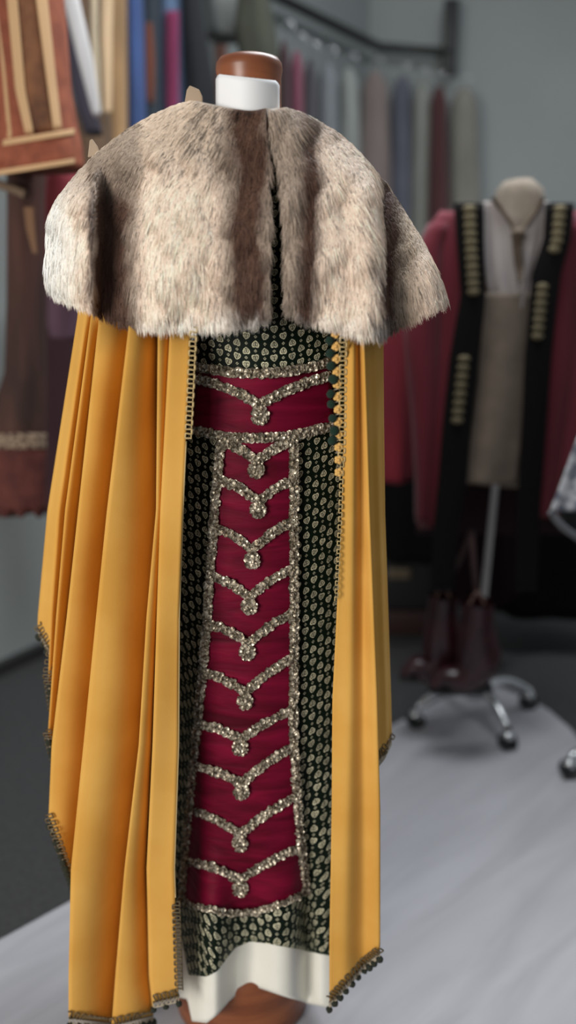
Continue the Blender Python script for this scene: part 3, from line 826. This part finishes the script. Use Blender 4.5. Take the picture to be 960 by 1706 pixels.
open_panel('front', [(352, 940, 975), (380, 938, 995), (430, 925, 1012), (560, 915, 1020), (700, 905, 1015), (800, 896, 1004), (850, 893, 985), (862, 894, 975)], burg, robe, lambda s, t: MY-.145+.085*s, folds=.01, ph=2)
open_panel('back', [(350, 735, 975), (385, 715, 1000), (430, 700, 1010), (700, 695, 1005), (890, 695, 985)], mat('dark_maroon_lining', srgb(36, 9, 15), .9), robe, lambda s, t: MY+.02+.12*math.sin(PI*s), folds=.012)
for b in (bandL, bandR):
    o = open_panel('front_band', b, blackv, robe, lambda s, t: MY-.158-.006*math.sin(PI*s), .005); o['label'] = 'black velvet band'
def motifs(b, y0, y1, wpx, fx):
    mb = MB(); n = int((y1-y0)/13); pys = [q[0] for q in b]
    for i in range(n+1):
        py = lerp(y0, y1, i/n); l, r = itp(py, pys, [q[1] for q in b]), itp(py, pys, [q[2] for q in b]); c = at(lerp(l, r, fx), py, MY-.169)
        mb.ball(c, .0165, 12, (1, .22, .62)); mb.ball(c+Vector((0, -.004, 0)), .008, 8, (1, .4, 1))
    mb.build('gold_motifs', goldm, robe)
motifs(bandL, 348, 486, 20, .52); motifs(bandL, 598, 700, 20, .5); motifs(bandR, 348, 415, 24, .53); motifs(bandR, 478, 560, 22, .42)
# sleeves hang down at the sides
sl = shell('sleeve', [(372, 712, 752), (410, 692, 742), (480, 676, 738), (560, 668, 736), (700, 682, 735), (800, 688, 728), (868, 689, 722)], MY-.08, .05, burg, robe, k=3, amp=.10)
shell('sleeve', [(372, 945, 985), (430, 950, 1020), (560, 950, 1035), (700, 930, 1025), (845, 905, 985)], MY-.10, .05, mat('burgundy_wool_shaded', srgb(92, 20, 34), .9, sheen=.1), robe, k=3, amp=.08)  # same wool in a darker base colour, painting this side's shade
# lighter red garment hanging just behind the capelet's tip
def hang(name, label, cat, rows, Y, dep, m, group=None, k=4, amp=.12, ph=0, rail=None, hk=True):
    top = at((rows[0][1]+rows[0][2])/2, rows[0][0], Y)
    e = empty(name, top, label, cat, group)
    shell('body', rows, Y, dep, m, e, k=k, amp=amp, ph=ph, n=44)
    if hk: hook(e, (rows[0][1]+rows[0][2])/2, rows[0][0], Y, rail)
    return e
hang('tunic', 'bright crimson tunic hanging between the yellow cape and the burgundy robe', 'tunic', [(420, 640, 668), (450, 618, 690), (560, 612, 695), (700, 618, 692), (800, 622, 688)], 2.62, .05, mat('crimson_cotton', srgb(122, 30, 44), .9, col2=srgb(100, 20, 36), scale=10, stretch=(1, 1, .2)), k=5)
# shirt, waistcoat and cord on the mannequin
shirt = [(340, 808, 912), (370, 800, 918), (430, 806, 905), (480, 812, 892), (515, 822, 884)]
sh = empty('shirt', Vector((man.location.x, MY, 1)), 'white open-necked shirt under the burgundy robe', 'shirt')
whitec = mat('shirt_cotton', srgb(196, 188, 184), .9, col2=srgb(178, 168, 166), scale=18, stretch=(1, 1, .3))
open_panel('shirt_front', [(336, 806, 828), (352, 803, 838), (372, 803, 848), (420, 806, 856), (470, 812, 862), (500, 818, 866), (514, 834, 866)], whitec, sh, lambda s, t: MY-.112-.02*s, folds=.006)
open_panel('shirt_front', [(336, 900, 912), (352, 890, 915), (372, 880, 915), (420, 872, 905), (470, 866, 890), (500, 864, 886), (514, 864, 880)], whitec, sh, lambda s, t: MY-.132+.02*s, folds=.006, ph=1)
wst = [(488, 803, 884), (560, 800, 880), (640, 797, 876), (720, 786, 868), (770, 776, 864), (806, 768, 858)]
tn = mat('taupe_linen', srgb(132, 118, 104), .9, col2=srgb(118, 106, 94), scale=16)
o = open_panel('waistcoat', wst, tn, None, lambda s, t: MY-.118-.018*math.sin(PI*s)-.004*t, .012, folds=.004); tag(o, 'plain taupe linen waistcoat between the black robe bands', 'waistcoat')
mb = MB(); mb.tube([at(x, y, MY-.140) for x, y in ((820, 330), (838, 352), (852, 372), (863, 392))], .006, 8); mb.tube([at(x, y, MY-.142) for x, y in ((906, 330), (893, 352), (878, 374), (863, 392))], .006, 8)
mb.tube([at(x, y, MY-.146) for x, y in ((864, 388), (862, 412), (866, 440), (868, 468))], .010, 8, rs=[.016, .012, .012, .006]); mb.ball(at(864, 392, MY-.146), .019, 10, (1, .5, 1))
o = mb.build('necklace', mat('brown_cord', srgb(96, 82, 68), .8)); tag(o, 'brown knotted cord hanging over the white shirt', 'neck cord')

# boots hanging by their straps over the caster base
leather = mat('oxblood_leather', srgb(58, 22, 29), .32, col2=srgb(42, 17, 22), scale=20, spec=.5)
def boot(label, top, toe, Y, s=1.0):
    e = empty('boot', at(*top, Y), label, 'boot', 'oxblood ankle boots')
    tx, ty = top; ox, oy = toe
    # sections along the boot: (px,py,halfwidth px,depth)
    path = [(tx+2, ty, 25, .045), (tx, ty+40, 26, .045), (tx+1, ty+74, 31, .048), (tx, ty+104, 37, .05), (lerp(tx, ox, .34), lerp(ty+118, oy, .35), 36, .048), (lerp(tx, ox, .66), oy-20, 25, .045), (ox+9, oy-9, 15, .036), (ox, oy-5, 5, .02)]
    P = [at(a, b, Y) for a, b, _, _ in path]; C = catmull(P, 26); W = np.interp(np.linspace(0, 1, 26), np.linspace(0, 1, len(path)), [w for _, _, w, _ in path]); D = np.interp(np.linspace(0, 1, 26), np.linspace(0, 1, len(path)), [d for _, _, _, d in path])
    mb = MB(); rings = []
    for i, c in enumerate(C):
        t = (C[min(i+1, 25)]-C[max(i-1, 0)]).normalized(); a = Vector((0, 1, 0)); b = t.cross(a).normalized(); w = W[i]*2.5/F
        rings.append([c+b*w*math.cos(k*2*PI/20)+a*D[i]*math.sin(k*2*PI/20) for k in range(20)])
    mb.grid(rings, True); n0 = 25*20; mb.f.append(tuple(n0+k for k in range(20)))
    mb.build('upper', leather, e)
    sb = MB(); sole = [at(tx+24, ty+142, Y), at(tx-2, ty+148, Y), at(lerp(tx, ox, .5), oy+6, Y), at(ox-3, oy+4, Y)]
    sb.tube(catmull(sole, 14), .012, 10, rs=[.016]*4+[.012]*8+[.010, .005]); so = sb.build('sole', MT['rubber'], e); 
    st = MB(); a = at(tx-12, ty+4, Y-.045); b_ = at(tx+12, ty+4, Y-.045); st.tube(catmull([a, a.lerp(b_, .5)+Vector((0, 0, .035)), b_], 12), .004, 8); st.build('pull_loop', mat('tan_leather', srgb(90, 66, 54), .6), e)
    cb_ = MB(); q = catmull([at(tx, ty-10, Y), at(lerp(tx, 786, .6), ty-60, Y), at(786, 885, Y+.02)], 12); cb_.tube(q, .008, 8); cb_.build('strap', mat('brown_strap', srgb(58, 36, 34), .7), e)
    return e
boot('dark oxblood ankle boot hanging on the left of the pair, toe left', (738, 992), (668, 1126), MY-.10)
boot('dark oxblood ankle boot hanging on the right, nearest the chrome base', (795, 1002), (716, 1146), MY-.20)

# dark clothes and chest behind
dark1 = mat('black_wool', (.004, .0035, .004, 1), .95, spec=.1); dark2 = mat('dark_plum_wool', (.008, .003, .0045, 1), .95, spec=.1)
hang('coat', 'long black coat hanging low behind the burgundy sleeve', 'coat', [(520, 650, 720), (560, 618, 760), (760, 610, 770), (905, 612, 768), (925, 616, 764)], 3.05, .11, dark1, k=6)
hang('coat', 'long black coat hanging behind the robe at the right', 'coat', [(480, 850, 900), (530, 800, 985), (800, 790, 1010), (1000, 800, 1020), (1015, 805, 1015)], 3.05, .11, dark1, k=6, ph=1)
hang('gown', 'dark plum gown hanging behind the mannequin pole', 'gown', [(520, 760, 800), (560, 735, 850), (800, 735, 860), (985, 735, 868), (1000, 737, 865)], 2.86, .08, dark2, k=6, ph=2)
tr = empty('chest', on_floor(690, 1060), 'dark chest with a brass clasp on a brown wooden plinth', 'chest')
tc_ = on_floor(700, 1062); tc_.y += .2
mb = MB(); mb.box((tc_.x-.08, tc_.y, .23), (.42, .34, .26)); mb.build('body', mat('black_hide', srgb(16, 16, 18), .6), tr, bevel=.012)
mb = MB(); mb.box((tc_.x-.08, tc_.y, .372), (.43, .35, .025)); mb.build('lid', mat('black_hide_lid', srgb(20, 19, 20), .6), tr, bevel=.008)
mb = MB(); mb.box((tc_.x-.08, tc_.y, .05), (.44, .36, .10)); mb.build('plinth', mat('brown_plinth', srgb(46, 26, 24), .5), tr, bevel=.008)
mb = MB(); p = at(665, 955, tc_.y-.18); mb.box((p.x, p.y, p.z), (.085, .02, .04)); mb.tube([p+Vector((-.03, -.012, 0)), p+Vector((.03, -.012, 0))], .008, 10); mb.build('clasp', mat('old_brass', srgb(120, 108, 90), .4, metal=.5), tr, bevel=.003)

# ------------------------------------------------------------------ right edge stand with striped skirt
SY = 2.16
sx = at(1104, 900, SY).x
std = empty('garment_stand', Vector((sx, SY, 0)), 'chrome caster stand at the frame edge carrying the white striped cloth', 'stand')
mb = MB(); mb.tube([(sx, SY, .1), (sx, SY, 1.30)], .012, 14); mb.tube([(sx-.10, SY, 1.28), (sx+.10, SY, 1.28)], .010, 12); mb.build('pole', MT['chrome'], std)
caster_base(std, Vector((sx, SY, 0)), .19, math.radians(184))
sk = empty('skirt', Vector((sx, SY, .9)), 'white and grey cloth with a black underside at the frame edge', 'skirt')
stripe = mat('white_grey_stripe', srgb(176, 178, 182), .9, col2=srgb(96, 100, 112), scale=30, stretch=(1, 1, 1.6), contrast=(.45, .6))
open_panel('striped_flounce', [(560, 1000, 1035), (700, 975, 1090), (760, 952, 1110), (815, 932, 1130), (852, 917, 1140)], stripe, sk, lambda s, t: SY-.03-.14*t+.12*s*(1-s), folds=.015)
open_panel('black_lining', [(780, 940, 1110), (830, 930, 1120), (880, 938, 1130), (905, 962, 1130)], mat('black_satin', srgb(8, 8, 9), .5), sk, lambda s, t: SY-.08+.05*s, folds=.01)
mb = MB(); mb.tube(catmull([at(918, 852, SY-.16), at(932, 872, SY-.16), at(955, 890, SY-.15), at(1000, 912, SY-.13), at(1060, 925, SY-.1)], 24), .009, 8); mb.build('grey_piping', mat('grey_piping', srgb(96, 98, 102), .8), sk)

# ------------------------------------------------------------------ rail along the wall
RZ = 2.5
nrm = Vector((wd.y, -wd.x, 0))
def along(t, out=.28): return corner-wd*t+nrm*out
mb = MB(); c0 = along(.02, .10)
rp = [Vector((p.x, p.y, RZ)) for p in (along(3.4, .10), along(2.0, .10), along(.6, .10), along(.08, .10))]
e2 = at(748, 95, corner.y-.12); rp2 = [Vector((rp[-1].x, rp[-1].y, RZ)), Vector((e2.x, corner.y-.14, RZ-.03))]
rail = empty('clothes_rail', Vector((corner.x, corner.y-.15, RZ)), 'black iron clothes rail running round the wall corner', 'rail')
mb.tube(rp+[rp2[1]], .022, 12); mb.build('tube', MT['black_iron'], rail)
mb = MB(); q = rp2[1]; mb.box((q.x, q.y+.01, q.z+.07), (.075, .05, .36)); mb.box((q.x, corner.y-.05, q.z), (.05, .14, .05)); mb.build('bracket', MT['black_iron'], rail, bevel=.006)
# wall clothes, right of the fur
def wallpiece(px0, px1, py0, py1, colr_, label, cat, Y, name, group=None, dep=.07, k=4):
    w = px1-px0; m = cloth('wool_%d' % px0, *colr_)
    hang(name, label, cat, [(py0, px0+w*.3, px1-w*.3), (py0+22, px0+w*.05, px1-w*.05), (lerp(py0, py1, .4), px0, px1), (py1, px0-3, px1+3)], Y, dep, m, k=k, amp=.10, ph=px0*.1, hk=True)
yw = corner.y
wallpiece(462, 484, 70, 330, (48, 22, 28), 'near-black maroon garment hanging just beside the wooden neck cap', 'garment', 3.55, 'jacket')
wallpiece(480, 508, 88, 340, (104, 56, 70), 'dusty rose garment hanging beside the near-black maroon one', 'garment', 3.75, 'tunic')
wallpiece(504, 530, 100, 350, (66, 62, 66), 'dark grey narrow garment hanging beside the dusty rose one', 'garment', 3.92, 'jacket')
wallpiece(526, 566, 108, 390, (104, 108, 112), 'blue-grey coat hanging above the right fur shoulder', 'coat', 4.05, 'coat')
wallpiece(560, 602, 118, 420, (122, 126, 122), 'pale grey-green garment hanging near the wall corner', 'garment', 4.25, 'coat')
wallpiece(598, 652, 122, 450, (136, 122, 118), 'wide pinkish beige gown hanging on the far rail', 'gown', yw-.22, 'gown')
wallpiece(650, 690, 130, 460, (88, 90, 102), 'slate blue garment hanging beside the pinkish beige gown', 'garment', yw-.18, 'jacket')
wallpiece(684, 722, 138, 470, (122, 124, 118), 'light grey garment between the slate blue and dark red ones', 'garment', yw-.24, 'shirt')
wallpiece(714, 748, 146, 400, (66, 34, 36), 'dark red brown garment hanging under the rail bracket', 'garment', yw-.36, 'jacket')
wallpiece(744, 802, 150, 480, (118, 116, 108), 'grey-beige garment at the far end of the wall rail', 'garment', yw-.16, 'coat')

# ------------------------------------------------------------------ clothes at upper left
def stripgarment(name, label, cat, rows, Y, colr_, dep=.06, k=3, v=1.35, group=None):
    return hang(name, label, cat, rows, Y, dep, cloth(name+str(rows[0][1]), *colr_, v=v), group, k=k, amp=.10, ph=rows[0][1]*.07, hk=False)
stripgarment('scarf', 'long white scarf hanging slanted beside the rust jacket', 'scarf', [(-120, 84, 112), (0, 104, 134), (100, 128, 156), (188, 152, 168), (196, 158, 166)], 2.55, (196, 194, 194), .012)
stripgarment('shawl', 'dark navy checked shawl hanging beside the rust jacket', 'shawl', [(-120, 85, 120), (0, 98, 130), (100, 108, 150), (190, 128, 165), (225, 140, 172)], 2.66, (36, 32, 42), .03, v=2.2)
stripgarment('cloak', 'dark brown cloak hanging behind the white scarf', 'cloak', [(-120, 118, 150), (-60, 112, 176), (100, 120, 180), (300, 125, 190), (420, 130, 195)], 2.95, (84, 64, 46), .08)
stripgarment('sash', 'cream silk sash hanging beside the white scarf tip', 'sash', [(-60, 150, 162), (60, 150, 163), (160, 154, 168), (192, 157, 170)], 2.74, (196, 178, 150), .01)
stripgarment('robe', 'tan satin robe hanging beside the royal blue gown', 'robe', [(-140, 160, 190), (-80, 158, 212), (100, 162, 214), (250, 160, 216), (400, 158, 218)], 3.06, (138, 108, 74), .06, 4, 1.7)
stripgarment('sash', 'pale gold sash lying over the tan satin robe', 'sash', [(-60, 168, 190), (60, 168, 188), (150, 172, 187), (190, 174, 186)], 2.88, (198, 170, 136), .01)
stripgarment('gown', 'royal blue gown hanging in the upper left row', 'gown', [(-140, 214, 232), (-60, 206, 238), (100, 208, 242), (260, 208, 246), (420, 206, 250)], 3.19, (52, 72, 116), .07, 4, 1.5)
stripgarment('jacket', 'dark teal jacket hanging beside the royal blue gown', 'jacket', [(-140, 240, 258), (-60, 236, 266), (60, 238, 266), (200, 236, 266), (330, 236, 268)], 3.40, (46, 54, 62), .06)
stripgarment('scarf', 'rust coloured scarf hanging over the dark teal jacket', 'scarf', [(40, 242, 254), (100, 241, 258), (150, 242, 258), (172, 246, 256)], 3.3, (112, 62, 44), .01)
e = stripgarment('gown', 'steel blue gown with a raspberry front stripe', 'gown', [(-140, 268, 300), (-60, 258, 312), (60, 258, 316), (220, 258, 320), (420, 256, 322)], 3.55, (92, 112, 140), .09, 4, 1.3)
SB = [(-140, 268, 300), (-60, 258, 312), (60, 258, 316), (220, 258, 320), (420, 256, 322)]
o = front_strip('raspberry_stripe', [(18, 276, 298), (90, 275, 298), (200, 277, 298), (400, 277, 300)], 3.55, .095, SB, cloth('raspberry', 126, 48, 82), e, .02); o['label'] = 'raspberry red front stripe'
stripgarment('coat', 'black coat hanging slanted beside the steel blue gown', 'coat', [(-120, 296, 322), (-40, 300, 330), (60, 302, 346), (150, 306, 362), (260, 308, 372)], 3.5, (22, 24, 28), .07)
stripgarment('blouse', 'pale grey blouse hanging above the wooden neck cap', 'blouse', [(-140, 340, 390), (-80, 322, 420), (0, 322, 430), (52, 330, 420), (66, 345, 405)], 3.7, (112, 116, 114), .08, 5)
stripgarment('shirt', 'faded salmon shirt hanging under the pale grey blouse', 'shirt', [(30, 345, 372), (60, 336, 380), (140, 340, 385), (240, 345, 390)], 4.0, (124, 86, 74), .07)
stripgarment('hood', 'dark olive hood hanging just above the wooden neck cap', 'hood', [(-50, 405, 430), (0, 392, 452), (50, 384, 462), (85, 392, 466), (180, 400, 466)], 3.5, (48, 50, 40), .07, 5, 1.8)

# rust jacket, upper left
JY = 2.15; JD = .10
JR = [(-140, -60, 90), (0, -45, 106), (150, -30, 118), (215, -25, 130), (240, -30, 136), (284, -40, 140)]
jac = empty('jacket', at(40, 0, JY), 'rust brocade jacket with gold braid stripes and a gold edged hem', 'jacket')
rust = mat('rust_brocade', srgb(150, 82, 56), .85, col2=srgb(122, 62, 42), scale=22)
shell('body', JR, JY, JD, rust, jac)
brn = mat('brown_brocade', srgb(86, 52, 32), .85, col2=srgb(124, 80, 50), scale=26, stretch=(1, 1, .7))
gb = mat('tan_braid', srgb(196, 158, 116), .8)
front_strip('brocade_inset', [(-140, 10, 54), (0, 27, 62), (150, 42, 84), (218, 53, 91)], JY, JD, JR, brn, jac, .004)
front_strip('brocade_inset', [(-140, -30, -12), (0, -20, 0), (150, -12, 3), (226, -8, 8)], JY, JD, JR, brn, jac, .004)
for b in ([(-140, -2, 14), (0, 12, 29), (150, 26, 42), (222, 42, 56)], [(-140, 44, 62), (0, 60, 79), (150, 80, 95), (216, 89, 103)], [(-140, -26, -16), (0, -16, -6), (110, 0, 8), (230, 6, 20)]):
    front_strip('braid_stripe', b, JY, JD, JR, gb, jac, .009)
def hband(name, y0f, y1f, m, off):
    P = []
    for i in range(6):
        r = []
        for j in range(40):
            px = lerp(-38, 124, j/39); py = lerp(y0f(px), y1f(px), i/5); gy = [q[0] for q in JR]; gl, gr = itp(py, gy, [q[1] for q in JR]), itp(py, gy, [q[2] for q in JR])
            s = max(-.96, min(.96, (2*px-gl-gr)/(gr-gl))); r.append(at(px, py, JY-JD*math.sqrt(1-s*s)-off))
        P.append(r)
    mb = MB(); mb.grid(P); mb.build(name, m, jac, solid=.003)
hband('hem_band', lambda x: 236-x*.14, lambda x: 286-x*.14, rust, .008)
hband('braid_stripe', lambda x: 234-x*.16, lambda x: 244-x*.16, gb, .012); hband('braid_stripe', lambda x: 283-x*.155, lambda x: 292-x*.155, gb, .012)
# brown gown below it
BY = 2.3; BD = .07
BR = [(270, 10, 78), (330, 12, 76), (500, 12, 78), (620, 8, 80), (720, -30, 80), (790, -45, 80), (850, -50, 78)]
bg = empty('gown', at(45, 300, BY), 'dark brown gown with a patterned border hanging below the rust jacket', 'gown')
shell('body', BR, BY, BD, mat('dark_brown_damask', srgb(52, 32, 26), .85, col2=srgb(80, 48, 40), scale=16, stretch=(1, 1, .2)), bg, k=5, amp=.10, n=48)
def wide_band(name, y0, y1, m, off, zig=0):
    P = []
    for i in range(8):
        r = []
        for j in range(36):
            px = lerp(-44, 77, j/35); py = lerp(y0, y1, i/7)+(zig*math.sin(px*.22) if i == 7 else 0); gy = [q[0] for q in BR]; gl, gr = itp(py, gy, [q[1] for q in BR]), itp(py, gy, [q[2] for q in BR])
            s = max(-.97, min(.97, (2*px-gl-gr)/(gr-gl))); r.append(at(px, py, BY-BD*1.1*math.sqrt(1-s*s)-off))
        P.append(r)
    mb = MB(); mb.grid(P); mb.build(name, m, bg, solid=.003)
wide_band('red_border', 742, 856, mat('red_brown_brocade', srgb(92, 42, 34), .85, col2=srgb(70, 26, 22), scale=26), .010, 7)
m, nt, b_ = new_mat('lattice_braid'); tcn = nt.nodes.new('ShaderNodeTexCoord'); vo = nt.nodes.new('ShaderNodeTexVoronoi'); vo.inputs['Scale'].default_value = 55; vo.feature = 'DISTANCE_TO_EDGE'
nt.links.new(tcn.outputs['Object'], vo.inputs['Vector']); rr_ = nt.nodes.new('ShaderNodeValToRGB'); rr_.color_ramp.elements[0].color = srgb(138, 118, 98); rr_.color_ramp.elements[1].color = srgb(60, 38, 30); rr_.color_ramp.elements[0].position = .12; rr_.color_ramp.elements[1].position = .3
nt.links.new(vo.outputs[0], rr_.inputs[0]); nt.links.new(rr_.outputs[0], b_.inputs['Base Color']); b_.inputs['Roughness'].default_value = .8
wide_band('lattice_braid', 722, 748, m, .014)
# other left pieces
o = open_panel('scarf', [(345, 40, 56), (380, 44, 58), (422, 55, 62)], mat('tan_wool', srgb(124, 92, 68), .9), None, lambda s, t: 2.18, .006); tag(o, 'short tan scarf end hanging in front of the brown gown', 'scarf')
mb = MB(); P = [at(x, y, BY-.10) for x, y in ((-30, 300), (0, 308), (25, 316), (42, 324))]; mb.tube(catmull(P, 16), .011, 10); o = mb.build('belt', mat('tan_belt', srgb(118, 98, 80), .8)); tag(o, 'tan belt looped under the rust jacket hem', 'belt')
hang('doublet', 'crimson doublet peeping out behind the left fur edge', 'doublet', [(275, 88, 122), (300, 74, 140), (350, 66, 150), (405, 68, 152), (430, 74, 150)], 2.5, .07, mat('crimson_felt', srgb(130, 42, 50), .85), k=3, amp=.06, hk=False)
hang('blouse', 'mauve blouse hanging below the crimson doublet', 'blouse', [(400, 86, 150), (460, 78, 160), (540, 78, 160), (562, 84, 156)], 2.62, .06, mat('mauve_cotton', srgb(92, 66, 80), .9), k=4, amp=.08, hk=False)
hang('gown', 'very dark maroon gown hanging beside the yellow cape', 'gown', [(420, 60, 180), (480, 52, 190), (700, 50, 200), (835, 50, 200), (850, 54, 196)], 2.80, .07, mat('deep_maroon', srgb(46, 20, 28), .9, col2=srgb(58, 28, 38), scale=10, stretch=(1, 1, .2)), k=5, amp=.10, hk=False)

# ------------------------------------------------------------------ light
w = bpy.data.worlds.new('world'); S.world = w; w.use_nodes = True
w.node_tree.nodes['Background'].inputs[0].default_value = (.86, .93, 1.0, 1); w.node_tree.nodes['Background'].inputs[1].default_value = .27
def area(name, loc, target, size, power, colr_=(1, 1, 1)):
    l = bpy.data.lights.new(name, 'AREA'); l.shape = 'RECTANGLE'; l.size, l.size_y = size; l.energy = power; l.color = colr_
    o = bpy.data.objects.new(name, l); COL.objects.link(o); o.location = loc
    o.rotation_euler = (Vector(target)-Vector(loc)).to_track_quat('-Z', 'Y').to_euler(); return o
area('window_light', (-2.1, -1.7, 1.55), (0, 1.4, .8), (1.5, 1.7), 118, (1, .96, .90))
area('background_fill', (.6, 2.3, 3.05), (.5, 2.4, 0), (1.8, .7), 60, (.93, .97, 1))  # unseen overhead fill, added to brighten the clothes in the background
S.view_settings.view_transform = 'Standard'; S.view_settings.look = 'None'; S.view_settings.gamma = 1; S.view_settings.exposure = 0.0
S.view_settings.use_curve_mapping = False
